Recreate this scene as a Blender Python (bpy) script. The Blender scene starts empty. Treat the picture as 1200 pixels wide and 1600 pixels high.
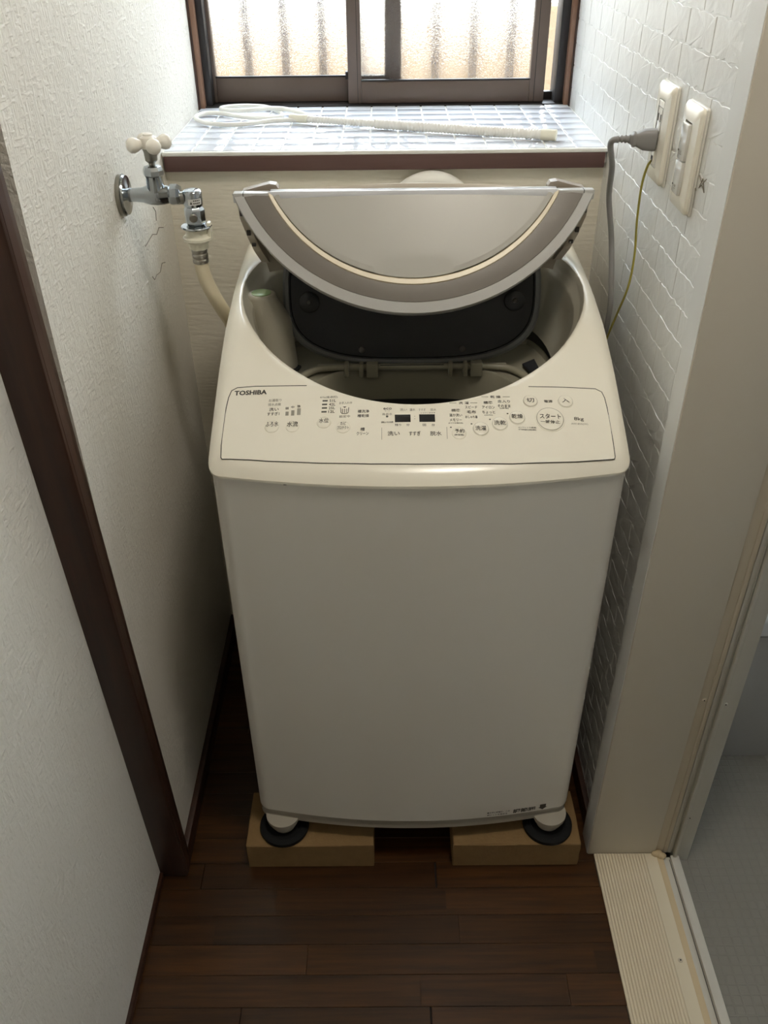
import bpy, bmesh, math, random
from mathutils import Vector, Matrix
random.seed(7)
SC = bpy.context.scene
COL = SC.collection

# ------------------------------------------------------------------ camera
F_PX = 1353.8
PITCH, YAW, ROLL = 0.6149, -0.00509, -0.01159
CAM_H = 1.44
_f = Vector((math.sin(YAW)*math.cos(PITCH), math.cos(YAW)*math.cos(PITCH), -math.sin(PITCH)))
_r = Vector((math.cos(YAW), -math.sin(YAW), 0)); _u = _r.cross(_f)
_c, _s = math.cos(ROLL), math.sin(ROLL)
R_, U_ = _c*_r + _s*_u, -_s*_r + _c*_u
cd = bpy.data.cameras.new('camera'); cam = bpy.data.objects.new('camera', cd); COL.objects.link(cam)
cam.matrix_world = Matrix(((R_.x, U_.x, -_f.x, 0), (R_.y, U_.y, -_f.y, 0), (R_.z, U_.z, -_f.z, CAM_H), (0, 0, 0, 1)))
cd.sensor_fit = 'VERTICAL'; cd.sensor_height = 36; cd.lens = 36*F_PX/1600; cd.clip_start = .02
SC.camera = cam

# ------------------------------------------------------------------ sky, exposure
world = bpy.data.worlds.new('sky'); SC.world = world; world.use_nodes = True
bg = world.node_tree.nodes['Background']
bg.inputs[0].default_value = (.83, .92, 1, 1); bg.inputs[1].default_value = 10.0
SC.view_settings.view_transform = 'Standard'; SC.view_settings.look = 'None'
SC.view_settings.gamma = 1; SC.view_settings.use_curve_mapping = False
SC.view_settings.exposure = 0.58
LAMP_POWER = 36.0            # strength of the ceiling lamp's diffuser

# ------------------------------------------------------------------ materials
def lin(c):
    c = c/255
    return c/12.92 if c <= .04045 else ((c+.055)/1.055)**2.4
def rgb(r, g, b): return (lin(r), lin(g), lin(b), 1)
def mat(name, col, rough=.5, metal=0., spec=.5, coat=0., bump=None, vary=None, wood=None):
    m = bpy.data.materials.new(name); m.use_nodes = True
    nt = m.node_tree; b = nt.nodes['Principled BSDF']
    b.inputs['Base Color'].default_value = col; b.inputs['Roughness'].default_value = rough
    b.inputs['Metallic'].default_value = metal; b.inputs['Specular IOR Level'].default_value = spec
    b.inputs['Coat Weight'].default_value = coat; b.inputs['Coat Roughness'].default_value = .08
    tc = nt.nodes.new('ShaderNodeTexCoord')
    if vary:                                   # (scale, amount): slow mottling of the colour
        n = nt.nodes.new('ShaderNodeTexNoise'); n.inputs['Scale'].default_value = vary[0]; n.inputs['Detail'].default_value = 5
        nt.links.new(tc.outputs['Object'], n.inputs['Vector'])
        mr = nt.nodes.new('ShaderNodeMapRange'); mr.inputs[3].default_value = 1-vary[1]; mr.inputs[4].default_value = 1+vary[1]
        nt.links.new(n.outputs['Fac'], mr.inputs[0])
        h = nt.nodes.new('ShaderNodeHueSaturation'); h.inputs['Color'].default_value = col
        nt.links.new(mr.outputs[0], h.inputs['Value']); nt.links.new(h.outputs[0], b.inputs['Base Color'])
    if wood:                                   # (col2, mapping scale): stretched grain, a shift per object
        oi = nt.nodes.new('ShaderNodeObjectInfo')
        mp = nt.nodes.new('ShaderNodeMapping'); mp.inputs['Scale'].default_value = wood[1]
        nt.links.new(tc.outputs['Object'], mp.inputs['Vector'])
        ad = nt.nodes.new('ShaderNodeVectorMath'); ad.operation = 'ADD'
        sc_ = nt.nodes.new('ShaderNodeVectorMath'); sc_.operation = 'SCALE'; sc_.inputs['Scale'].default_value = 37
        cb = nt.nodes.new('ShaderNodeCombineXYZ')
        for i in range(3): nt.links.new(oi.outputs['Random'], cb.inputs[i])
        nt.links.new(cb.outputs[0], sc_.inputs[0])
        nt.links.new(mp.outputs[0], ad.inputs[0]); nt.links.new(sc_.outputs[0], ad.inputs[1])
        n = nt.nodes.new('ShaderNodeTexNoise'); n.inputs['Scale'].default_value = 1; n.inputs['Detail'].default_value = 8; n.inputs['Roughness'].default_value = .65
        nt.links.new(ad.outputs[0], n.inputs['Vector'])
        r = nt.nodes.new('ShaderNodeValToRGB'); r.color_ramp.elements[0].position = .3; r.color_ramp.elements[1].position = .7
        r.color_ramp.elements[0].color = col; r.color_ramp.elements[1].color = wood[0]
        nt.links.new(n.outputs['Fac'], r.inputs[0])
        h = nt.nodes.new('ShaderNodeHueSaturation')
        mr = nt.nodes.new('ShaderNodeMapRange'); mr.inputs[3].default_value = 1-wood[2]; mr.inputs[4].default_value = 1+wood[2]
        nt.links.new(oi.outputs['Random'], mr.inputs[0]); nt.links.new(mr.outputs[0], h.inputs['Value'])
        nt.links.new(r.outputs[0], h.inputs['Color']); nt.links.new(h.outputs[0], b.inputs['Base Color'])
        bp = nt.nodes.new('ShaderNodeBump'); bp.inputs['Strength'].default_value = .12; bp.inputs['Distance'].default_value = .001
        nt.links.new(n.outputs['Fac'], bp.inputs['Height']); nt.links.new(bp.outputs[0], b.inputs['Normal'])
    if bump:                                   # (kind, scale, strength, distance)
        bp = nt.nodes.new('ShaderNodeBump'); bp.inputs['Strength'].default_value = bump[2]; bp.inputs['Distance'].default_value = bump[3]
        if bump[0] == 'noise':
            n = nt.nodes.new('ShaderNodeTexNoise'); n.inputs['Scale'].default_value = bump[1]; n.inputs['Detail'].default_value = 4
            nt.links.new(tc.outputs['Object'], n.inputs['Vector']); out = n.outputs['Fac']
        elif bump[0] in ('weave', 'hweave'):               # embossed basket-weave wallpaper: short strokes in two directions
            mp = nt.nodes.new('ShaderNodeMapping'); mp.inputs['Rotation'].default_value = bump[4]
            nt.links.new(tc.outputs['Object'], mp.inputs['Vector'])
            outs = []
            for sc3 in (((1, .28, 1), (.28, 1, 1)) if bump[0] == 'weave' else ((.12, 1, 1), (.2, .6, .9))):
                m2 = nt.nodes.new('ShaderNodeMapping'); m2.inputs['Scale'].default_value = [bump[1]*v for v in sc3]
                nt.links.new(mp.outputs[0], m2.inputs['Vector'])
                n = nt.nodes.new('ShaderNodeTexNoise'); n.inputs['Scale'].default_value = 1; n.inputs['Detail'].default_value = 2
                nt.links.new(m2.outputs[0], n.inputs['Vector']); outs.append(n.outputs['Fac'])
            mx = nt.nodes.new('ShaderNodeMath'); mx.operation = 'MAXIMUM'
            nt.links.new(outs[0], mx.inputs[0]); nt.links.new(outs[1], mx.inputs[1]); out = mx.outputs[0]
        elif bump[0] == 'grid':                # fine moulded squares of the bathroom floor
            n = nt.nodes.new('ShaderNodeTexBrick'); n.offset = 0; n.inputs['Scale'].default_value = bump[1]
            n.inputs['Brick Width'].default_value = 1; n.inputs['Row Height'].default_value = 1; n.inputs['Mortar Size'].default_value = .12
            n.inputs['Mortar Smooth'].default_value = .6
            n.inputs['Color1'].default_value = n.inputs['Color2'].default_value = (1, 1, 1, 1); n.inputs['Mortar'].default_value = (0, 0, 0, 1)
            nt.links.new(tc.outputs['Object'], n.inputs['Vector']); out = n.outputs['Color']
        nt.links.new(out, bp.inputs['Height']); nt.links.new(bp.outputs[0], b.inputs['Normal'])
    return m

M = {}
M['paper_left'] = mat('woven_wallpaper', rgb(228, 224, 214), .55, spec=.4, bump=('weave', 180, .9, .0026, (0, math.radians(90), 0)))
M['paper_back'] = mat('woven_wallpaper_back', rgb(226, 220, 204), .6, spec=.3, bump=('hweave', 170, .8, .0022, (0, 0, 0)))
M['paper_brick'] = mat('embossed_brick_wallpaper', rgb(228, 227, 222), .38, spec=.5, bump=('noise', 45, .4, .003))
M['paint'] = mat('white_paint', rgb(225, 222, 212), .6)
M['jamb'] = mat('jamb_sheet', rgb(214, 206, 190), .5, spec=.4)
M['jamb_edge'] = mat('jamb_edge_white', rgb(226, 225, 220), .45)
M['strip'] = mat('jamb_strip', rgb(208, 196, 174), .5)
M['bathframe'] = mat('bath_door_frame', rgb(205, 202, 192), .35)
M['groove'] = mat('dark_groove', rgb(40, 36, 30), .8)
M['caulk'] = mat('yellowed_caulk', rgb(208, 188, 152), .6)
M['threshold'] = mat('cream_threshold', rgb(226, 214, 188), .5)
M['darkwood'] = mat('dark_stained_wood', rgb(44, 24, 16), .38, spec=.5, wood=(rgb(68, 40, 26), (60, 60, 3), .06))
M['sillwood'] = mat('sill_nosing_wood', rgb(84, 60, 55), .45, wood=(rgb(98, 72, 66), (3, 60, 60), .04))
M['framewood'] = mat('window_frame_wood', rgb(124, 94, 76), .4, wood=(rgb(150, 116, 94), (60, 60, 3), .06))
M['floorbase'] = mat('floor_joint', rgb(20, 11, 6), .7)
M['plank'] = mat('dark_oak_plank', rgb(40, 23, 8), .3, spec=.5, wood=(rgb(76, 46, 18), (5, 90, 30), .28))
M['alu'] = mat('bronze_aluminium', rgb(100, 86, 77), .42, metal=.15, vary=(30, .06))
M['aludark'] = mat('dark_window_track', rgb(34, 30, 30), .5)
M['bar'] = mat('grille_bar_metal', rgb(70, 66, 70), .5, metal=.3)
M['grout'] = mat('tile_grout', rgb(226, 226, 222), .8)
M['tile'] = mat('glazed_tile', rgb(222, 226, 234), .05, spec=.6)
M['nosing'] = mat('tile_edge', rgb(228, 227, 220), .3)
M['shell'] = mat('cream_white_plastic', rgb(235, 230, 214), .22, spec=.5, vary=(5, .015), bump=('noise', 9, .03, .003))
M['steel'] = mat('white_painted_steel', rgb(226, 222, 212), .3, spec=.45)
M['skirt'] = mat('grey_white_plastic', rgb(172, 166, 152), .4)
M['basin'] = mat('beige_grey_plastic', rgb(176, 171, 154), .3)
M['ringcover'] = mat('olive_grey_plastic', rgb(150, 146, 128), .35)
M['black'] = mat('black_cavity', rgb(14, 14, 16), .6)
M['drum'] = mat('stainless_drum', rgb(90, 90, 88), .35, metal=.8)
M['glassblack'] = mat('smoked_inner_lid', rgb(28, 32, 38), .25, spec=.4)
M['lidframe'] = mat('inner_lid_frame', rgb(96, 98, 98), .35)
M['lidrim'] = mat('lid_rim_silver', rgb(182, 181, 177), .32)
M['lidband'] = mat('lid_taupe_band', rgb(116, 110, 102), .38)
M['lidbevel'] = mat('lid_lit_bevel', rgb(206, 193, 162), .3)  # warm light on the recess bevel, painted into the colour
M['lidpanel'] = mat('lid_panel_shaded', rgb(178, 176, 168), .35)  # white plastic darkened: its dim lighting is put into the colour
M['lidback'] = mat('lid_beige_back', rgb(190, 180, 164), .4)
M['lidtab'] = mat('lid_tab_taupe', rgb(150, 138, 124), .45)
M['lidglossy'] = mat('lid_hinge_bar_gloss', rgb(226, 228, 232), .12)
M['darkplastic'] = mat('dark_grey_plastic', rgb(70, 68, 66), .5)
M['ink'] = mat('dark_print', rgb(58, 54, 46), .6)
M['inkbrown'] = mat('brown_print', rgb(92, 60, 48), .6)
M['inkgrey'] = mat('grey_print', rgb(150, 146, 132), .6)
M['inkbold'] = mat('charcoal_print', rgb(84, 82, 76), .6)
M['led'] = mat('unlit_display', rgb(26, 25, 27), .25)
M['chrome'] = mat('chrome_plate', rgb(176, 182, 186), .16, metal=1., vary=(40, .05))
M['chromeworn'] = mat('worn_chrome', rgb(150, 148, 140), .35, metal=.9, vary=(60, .15))
M['handlewhite'] = mat('ivory_tap_handle', rgb(242, 238, 226), .3)
M['hosecream'] = mat('cream_hose_rubber', rgb(224, 212, 182), .45)
M['hosewhite'] = mat('white_hose_plastic', rgb(236, 234, 226), .4)
M['nylon'] = mat('white_nylon', rgb(232, 228, 208), .4)
M['crimp'] = mat('crimped_steel', rgb(170, 166, 156), .3, metal=.9)
M['sticker'] = mat('silver_sticker', rgb(226, 226, 222), .4)
M['ivory'] = mat('ivory_switch_plate', rgb(236, 230, 214), .25)
M['ivory2'] = mat('ivory_module', rgb(226, 222, 210), .2)
M['rocker'] = mat('glossy_rocker', rgb(214, 212, 204), .06, coat=.5)
M['cord'] = mat('grey_vinyl_cord', rgb(136, 134, 132), .45)
M['cordprint'] = mat('cord_print', rgb(80, 80, 84), .6)
M['earth'] = mat('yellow_green_wire', rgb(150, 140, 58), .45)
M['brick'] = mat('buff_firebrick', rgb(138, 112, 76), .9, spec=.1, vary=(60, .12), bump=('noise', 180, .5, .0015))
M['rubber'] = mat('black_rubber', rgb(16, 17, 18), .75, spec=.3)
M['tub'] = mat('bathtub_plastic', rgb(176, 176, 174), .35)
M['tubrim'] = mat('bathtub_rim_lit', rgb(222, 224, 226), .25)  # tub plastic made lighter; the daylight on the rim is in its colour
M['bathfloor'] = mat('grey_bath_floor', rgb(130, 127, 119), .45, vary=(6, .06), bump=('grid', 62, .5, .0015))
M['bathwall'] = mat('bath_wall_panel', rgb(214, 218, 222), .3)
M['fence'] = mat('tan_block_wall', rgb(114, 98, 80), .9, spec=.1, vary=(5, .15), bump=('noise', 40, .5, .01))
M['housewall'] = mat('pale_house_wall', rgb(240, 236, 228), .8, vary=(3, .05))
M['ground'] = mat('pale_gravel', rgb(190, 178, 158), .95, vary=(20, .2))
M['crack'] = mat('wallpaper_crack', rgb(120, 112, 98), .8)
M['green'] = mat('green_clear_cap', rgb(170, 196, 150), .2)

def glass_mat():
    """figured glass: each grain either lets the view through or scatters the daylight"""
    m = bpy.data.materials.new('figured_glass'); m.use_nodes = True; nt = m.node_tree
    for n in list(nt.nodes): nt.nodes.remove(n)
    out = nt.nodes.new('ShaderNodeOutputMaterial')
    tc = nt.nodes.new('ShaderNodeTexCoord')
    n = nt.nodes.new('ShaderNodeTexNoise'); n.inputs['Scale'].default_value = 230; n.inputs['Detail'].default_value = 2; n.inputs['Distortion'].default_value = 1.5
    nt.links.new(tc.outputs['Object'], n.inputs['Vector'])
    r = nt.nodes.new('ShaderNodeMapRange'); r.inputs[1].default_value = .47; r.inputs[2].default_value = .62; r.inputs[3].default_value = .35; r.inputs[4].default_value = .85
    nt.links.new(n.outputs['Fac'], r.inputs[0])
    tr = nt.nodes.new('ShaderNodeBsdfTransparent'); tr.inputs[0].default_value = (.96, .97, .97, 1)
    bp = nt.nodes.new('ShaderNodeBump'); bp.inputs['Strength'].default_value = 1; bp.inputs['Distance'].default_value = .004
    nt.links.new(n.outputs['Fac'], bp.inputs['Height'])
    tl = nt.nodes.new('ShaderNodeBsdfRefraction'); tl.inputs['IOR'].default_value = 1.16; tl.inputs['Roughness'].default_value = .22; tl.inputs[0].default_value = (.97, .97, .97, 1)
    nt.links.new(bp.outputs[0], tl.inputs['Normal'])
    gl = nt.nodes.new('ShaderNodeBsdfGlossy'); gl.inputs['Roughness'].default_value = .15
    nt.links.new(bp.outputs[0], gl.inputs['Normal'])
    mx = nt.nodes.new('ShaderNodeMixShader'); nt.links.new(r.outputs[0], mx.inputs[0])
    nt.links.new(tr.outputs[0], mx.inputs[1]); nt.links.new(tl.outputs[0], mx.inputs[2])
    m2 = nt.nodes.new('ShaderNodeMixShader'); m2.inputs[0].default_value = .04
    nt.links.new(mx.outputs[0], m2.inputs[1]); nt.links.new(gl.outputs[0], m2.inputs[2])
    nt.links.new(m2.outputs[0], out.inputs[0])
    return m
M['glass'] = glass_mat()
def emit_mat(col, s):
    m = bpy.data.materials.new('lamp_diffuser'); m.use_nodes = True
    b = m.node_tree.nodes['Principled BSDF']; b.inputs['Base Color'].default_value = (1, 1, 1, 1)
    b.inputs['Emission Color'].default_value = col; b.inputs['Emission Strength'].default_value = s
    return m

# ------------------------------------------------------------------ helpers
def link(name, me, m, parent=None, smooth=False):
    if m is not None: me.materials.append(m)
    if smooth:
        for p in me.polygons: p.use_smooth = True
    o = bpy.data.objects.new(name, me); COL.objects.link(o)
    if parent is not None: o.parent = parent; o.matrix_parent_inverse = parent.matrix_world.inverted()
    return o
def bm_obj(name, bm, m, parent=None, smooth=False, auto=None):
    bmesh.ops.recalc_face_normals(bm, faces=bm.faces)
    me = bpy.data.meshes.new(name); bm.to_mesh(me); bm.free()
    o = link(name, me, m, parent, smooth or auto is not None)
    if auto is not None: me.set_sharp_from_angle(angle=math.radians(auto))
    return o
def py_obj(name, v, f, m, parent=None, smooth=False, auto=None, recalc=True):
    bm = bmesh.new(); vs = [bm.verts.new(p) for p in v]
    for q in f:
        try: bm.faces.new([vs[i] for i in q])
        except ValueError: pass
    if not recalc:
        me = bpy.data.meshes.new(name); bm.to_mesh(me); bm.free(); return link(name, me, m, parent, smooth)
    return bm_obj(name, bm, m, parent, smooth, auto)
def add_box(bm, a, b, bev=0., seg=1):
    c = [(a[i]+b[i])/2 for i in range(3)]; s = [abs(b[i]-a[i]) for i in range(3)]
    r = bmesh.ops.create_cube(bm, size=1, matrix=Matrix.Translation(c) @ Matrix.Diagonal((*s, 1)))
    if bev:
        es = list({e for v in r['verts'] for e in v.link_edges})
        bmesh.ops.bevel(bm, geom=es, offset=bev, segments=seg, affect='EDGES', profile=.5)
def box(name, a, b, m, parent=None, bev=0., seg=2):
    bm = bmesh.new(); add_box(bm, a, b, bev, seg)
    return bm_obj(name, bm, m, parent, auto=40 if bev else None)
def catmull(pts, n=8):
    P = [Vector(p) for p in pts]; P = [P[0]*2-P[1]]+P+[P[-1]*2-P[-2]]; out = []
    for i in range(1, len(P)-2):
        for k in range(n):
            t = k/n; a, b, c, d = P[i-1:i+3]
            out.append(.5*((2*b)+(-a+c)*t+(2*a-5*b+4*c-d)*t*t+(-a+3*b-3*c+d)*t**3))
    return out+[P[-2].copy()]
def add_tube(bm, path, rad, n=12, cap=True):
    """rad: number or list; parallel-transported circles along the path"""
    path = [Vector(p) for p in path]; N = len(path); rs = rad if hasattr(rad, '__len__') else [rad]*N
    t = (path[1]-path[0]).normalized(); up = Vector((0, 0, 1)) if abs(t.z) < .9 else Vector((1, 0, 0))
    a = t.cross(up).normalized(); rings = []
    for i, p in enumerate(path):
        t2 = (path[min(i+1, N-1)]-path[max(i-1, 0)]).normalized()
        a = (a-a.dot(t2)*t2).normalized(); b = t2.cross(a)
        rings.append([bm.verts.new(p+rs[i]*(math.cos(2*math.pi*k/n)*a+math.sin(2*math.pi*k/n)*b)) for k in range(n)])
    for i in range(N-1):
        for k in range(n): bm.faces.new((rings[i][k], rings[i][(k+1) % n], rings[i+1][(k+1) % n], rings[i+1][k]))
    if cap: bm.faces.new(rings[0][::-1]); bm.faces.new(rings[-1])
def tube(name, path, rad, m, parent=None, n=12):
    bm = bmesh.new(); add_tube(bm, path, rad, n); return bm_obj(name, bm, m, parent, auto=50)
def lathe(name, prof, origin, axis, m, parent=None, n=32, auto=40):
    """prof: list of (radius, distance along axis)"""
    ax = Vector(axis).normalized(); up = Vector((0, 0, 1)) if abs(ax.z) < .9 else Vector((1, 0, 0))
    a = ax.cross(up).normalized(); b = ax.cross(a); o0 = Vector(origin); bm = bmesh.new(); rings = []
    for r, d in prof:
        rings.append([bm.verts.new(o0+ax*d+r*(math.cos(2*math.pi*k/n)*a+math.sin(2*math.pi*k/n)*b)) for k in range(n)])
    for i in range(len(rings)-1):
        for k in range(n): bm.faces.new((rings[i][k], rings[i][(k+1) % n], rings[i+1][(k+1) % n], rings[i+1][k]))
    bm.faces.new(rings[0][::-1]); bm.faces.new(rings[-1])
    return bm_obj(name, bm, m, parent, auto=auto)
def empty(name, loc, label, cat, group=None):
    o = bpy.data.objects.new(name, None); COL.objects.link(o); o.location = loc; o.empty_display_size = .05
    o.matrix_world = Matrix.Translation(loc)
    o['label'] = label; o['category'] = cat
    if group: o['group'] = group
    return o
def tag(o, label, cat, group=None):
    o['label'] = label; o['category'] = cat
    if group: o['group'] = group
    return o
def struct(o, label=None, cat=None):
    o['kind'] = 'structure'
    if label: o['label'] = label; o['category'] = cat
    return o
def text_mesh(s, size_w, size_h, bold=0.):
    """flat lettering scaled to the given width and height, centred on 0"""
    cu = bpy.data.curves.new('lettering', 'FONT'); cu.body = s; cu.resolution_u = 2; cu.offset = bold
    ob = bpy.data.objects.new('lettering', cu); COL.objects.link(ob)
    dg = bpy.context.evaluated_depsgraph_get(); me = ob.evaluated_get(dg).to_mesh()
    vs = [(v.co.x, v.co.y) for v in me.vertices]; fs = [tuple(p.vertices) for p in me.polygons]
    ob.evaluated_get(dg).to_mesh_clear(); bpy.data.objects.remove(ob); bpy.data.curves.remove(cu)
    if not vs: return [], []
    x0, x1 = min(v[0] for v in vs), max(v[0] for v in vs); y0, y1 = min(v[1] for v in vs), max(v[1] for v in vs)
    return [((v[0]-(x0+x1)/2)*size_w/(x1-x0), (v[1]-(y0+y1)/2)*size_h/max(y1-y0, 1e-6)) for v in vs], fs

# ================================================================== STRUCTURE
XL, XR, YB, SZ = -.378, .378, 1.95, 1.095       # alcove walls, window plane, sill height
wall_left = struct(box('wall_left', (-.46, .918, -.01), (XL, 2.02, 2.4), M['paper_left']))
wall_hl = struct(box('wall_hall', (-.55, -1.3, -.01), (-.415, .93, 2.4), M['paper_left']))
wall_back = struct(box('wall_back', (XL, 1.56, -.01), (XR, 1.94, 1.07), M['paper_back']))
wall_top = struct(box('wall_window_head', (-.46, YB, 1.93), (.56, 2.06, 2.4), M['paint']))
struct(box('wall_outside_left', (-.9, YB, -.4), (-.392, 2.06, 2.4), M['housewall']))
struct(box('wall_outside_right', (.392, 1.96, -.4), (1.9, 2.06, 2.4), M['housewall']))
struct(box('wall_outside_low', (-.392, 2.0, -.4), (.392, 2.06, 1.08), M['housewall']))
struct(box('ceiling', (-.55, -1.4, 2.4), (1.9, 2.06, 2.5), M['paint']))
struct(box('wall_behind', (-.55, -1.4, -.01), (.56, -1.3, 2.4), M['paper_left']))
wall_right = struct(box('wall_right', (XR, .97, -.01), (.555, 1.96, 2.4), M['paper_brick']))
struct(box('wall_hall_right', (XR, -1.3, -.01), (.555, .1, 2.4), M['paper_left']))

# embossed bricks of the right-hand wallpaper: each one a thin irregular relief piece
BRICKS = []
def brick_mesh(seed, w=.0992, h=.0391):
    rnd = random.Random(seed); bm = bmesh.new(); out = []
    def side(p, q, n, j, nx, nz):
        for i in range(n):
            t = i/n; d = rnd.uniform(-j, j) if 0 < i else 0
            out.append((p[0]+(q[0]-p[0])*t+nx*d, p[1]+(q[1]-p[1])*t+nz*d))
    a, b = w/2, h/2; c = [(x+rnd.uniform(-.0012, .0012), z+rnd.uniform(-.001, .001)) for x, z in ((-a, -b), (a, -b), (a, b), (-a, b))]
    side(c[0], c[1], 9, .0022, 0, 1); side(c[1], c[2], 3, .0007, 1, 0); side(c[2], c[3], 9, .0022, 0, 1); side(c[3], c[0], 3, .0007, 1, 0)
    lo = [bm.verts.new((.0006, y, z)) for y, z in out]
    hi = [bm.verts.new((-rnd.uniform(.0004, .0010), y*(1-.0016/a), z*(1-.0010/b))) for y, z in out]
    n = len(out)
    for i in range(n): bm.faces.new((lo[i], lo[(i+1) % n], hi[(i+1) % n], hi[i]))
    mid = bm.verts.new((-.0009, rnd.uniform(-.02, .02), 0))
    for i in range(n): bm.faces.new((hi[i], hi[(i+1) % n], mid))
    bmesh.ops.recalc_face_normals(bm, faces=bm.faces)
    me = bpy.data.meshes.new('brick'); bm.to_mesh(me); bm.free(); me.materials.append(M['paper_brick']); return me
BV = [brick_mesh(s) for s in range(10)]
rest = []
rb = random.Random(3)
for k in range(0, 36):
    zc = .01+.04*k+.02
    off = [0, .052, .021, .074, .037, .09][k % 6]+rb.uniform(-.008, .008)
    y = 1.945
    edges = [1.945]; yy = 1.945-off
    if off > .012: edges.append(yy)
    while yy > .985:
        yy -= .1+rb.uniform(-.012, .012); edges.append(max(yy, .982))
    for e0, e1 in zip(edges, edges[1:]):
        w = e0-e1
        if w < .012: continue
        if zc < .40: rest.append(((e0+e1)/2, zc, w)); continue
        o = bpy.data.objects.new('brick', BV[rb.randrange(10)]); COL.objects.link(o)
        o.location = (XR, (e0+e1)/2, zc); o.scale = (1, w/.1, rb.choice((1, 1, -1))); o.parent = wall_right
bm = bmesh.new()
for i, (yc, zc, w) in enumerate(rest):
    bm.from_mesh(BV[i % 10]); bm.verts.ensure_lookup_table()
    for v in bm.verts[-len(BV[i % 10].vertices):]: v.co = Vector((v.co.x+XR, v.co.y*w/.1+yc, v.co.z+zc))
o = bm_obj('low_bricks', bm, M['paper_brick'], wall_right); o['kind'] = 'stuff'

# small tears in the wallpapers
for pts in (((1.357, .998), (1.41, 1.0), (1.436, .992), (1.456, .997), (1.486, .988)), ((1.368, .945), (1.378, .936), (1.395, .938), (1.419, .934), (1.44, .942), (1.462, .936)), ((1.44, 1.035), (1.452, 1.025), (1.447, 1.011))):
    tube('tear', [(XL+.0002, y, z) for y, z in pts], .0006, M['crack'], wall_left, 5)
for pts in (((1.05, 1.17), (1.07, 1.155), (1.062, 1.168), (1.05, 1.155), (1.075, 1.168)), ((1.09, 1.142), (1.098, 1.158), (1.078, 1.15), (1.092, 1.146))):
    tube('tear', [(XR-.0022, y, z) for y, z in pts], .0006, M['crack'], wall_right, 5)

# post, baseboards
bm = bmesh.new(); add_box(bm, (-.45, .885, 0), (-.367, .92, 2.4), .003, 2)
add_box(bm, (-.372, .89, 0), (-.3665, .908, 2.4), .001, 1)
for v in bm.verts: v.co.y += .016-.052*v.co.z
struct(bm_obj('trim_1', bm, M['darkwood'], None, auto=40))
struct(box('baseboard_left', (XL-.005, .92, 0), (-.367, 1.56, .042), M['darkwood'], None, .002))
struct(box('baseboard_back', (-.367, 1.55, 0), (.378, 1.565, .042), M['darkwood'], None, .002))
struct(box('baseboard_right', (.367, .98, 0), (XR+.005, 1.55, .042), M['darkwood'], None, .002))
bm = bmesh.new(); add_box(bm, (-.42, -1.3, 0), (-.409, .90, .016), .002, 2)
struct(bm_obj('baseboard_hall', bm, M['darkwood'], None, auto=40))

struct(box('light_leak_slab', (-.55, -1.4, -.16), (1.9, 2.06, -.07), M['groove']))  # unseen slab added to stop sky light leaking up beside the threshold
# floor: each strip of the parquet is its own plank
floor = struct(box('floor', (-.5, -1.3, -.05), (.48, 1.6, -.004), M['floorbase']))
rf = random.Random(11)
pm = {}
def plank_mesh(L):
    key = round(L, 2)
    if key not in pm:
        bm = bmesh.new(); add_box(bm, (-key/2+.0003, -.0252, -.004), (key/2-.0003, .0252, 0), .0005, 1)
        bmesh.ops.recalc_face_normals(bm, faces=bm.faces)
        me = bpy.data.meshes.new('plank'); bm.to_mesh(me); bm.free(); me.materials.append(M['plank']); pm[key] = me
    return pm[key]
fixed = {.8505: [-.262, .179], .749: [.264], .6985: [.179], .9013: [.266]}
for r in range(-9, 19):
    yc = .8505+.0508*r
    x = -.43-rf.uniform(0, .3)
    while x < .375:
        L = round(rf.choice((.24, .3, .36, .42, .48)), 2); x1 = x+L
        a, b = max(x, -.43), min(x1, .375)
        if b-a > .02:
            o = bpy.data.objects.new('plank', plank_mesh(b-a)); COL.objects.link(o); o.location = ((a+b)/2, yc, 0); o.parent = floor
        x = x1

# jamb and threshold of the bathroom door
jamb = struct(box('trim_2', (.363, .94, 0), (.487, .985, 2.4), M['jamb'], None, .0015))
box('edge_strip', (.3622, .9425, 0), (.3645, .984, 2.4), M['jamb_edge'], jamb)
box('side_strip', (.487, .944, 0), (.506, .985, 2.4), M['strip'], jamb, .001)
box('dark_groove', (.506, .955, 0), (.514, .985, 2.4), M['groove'], jamb)
box('inner_strip', (.502, .942, 0), (.5095, .985, 2.4), M['strip'], jamb, .001)
box('inner_strip', (.5105, .942, 0), (.518, .985, 2.4), M['bathframe'], jamb, .001)
def screw(p, ax, r, parent, m='steel'):
    s = lathe('screw', [(r, 0), (r, .0006), (r*.7, .0012), (0.0004, .0013)], p, ax, M[m], parent, 12)
    lathe('recess', [(r*.35, 0), (r*.35, .0016), (.0003, .0017)], p, ax, M['groove'], s, 8)
frame = struct(box('trim_3', (.518, .935, -.05), (.548, 1.0, 2.4), M['bathframe'], None, .002))
box('frame_lip', (.518, .930, -.03), (.5235, .94, 2.4), M['bathframe'], frame, .001)
thr = struct(box('trim_4', (.374, -.2, -.02), (.488, .9395, .003), M['threshold'], None, .001))
for i in range(17):
    x = .3785+i*.0054
    box('rib', (x, -.2, .0022), (x+.0030, .939, .0048), M['threshold'], thr, .0007, 1)
screw((.478, .742, .003), (0, 0, 1), .004, thr, 'strip')
box('caulk_line', (.487, -.2, -.01), (.4995, .94, .0015), M['caulk'], thr, .001)
bm = bmesh.new()
for p in ((.492, .94, .002), (.488, .937, .004), (.497, .934, .003)): bmesh.ops.create_icosphere(bm, subdivisions=2, radius=.009, matrix=Matrix.Translation(p) @ Matrix.Diagonal((1, .7, .7, 1)))
bm_obj('caulk_blob', bm, M['caulk'], thr, True)
box('track', (.4995, -.2, -.03), (.513, .935, -.004), M['bathframe'], thr)
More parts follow.
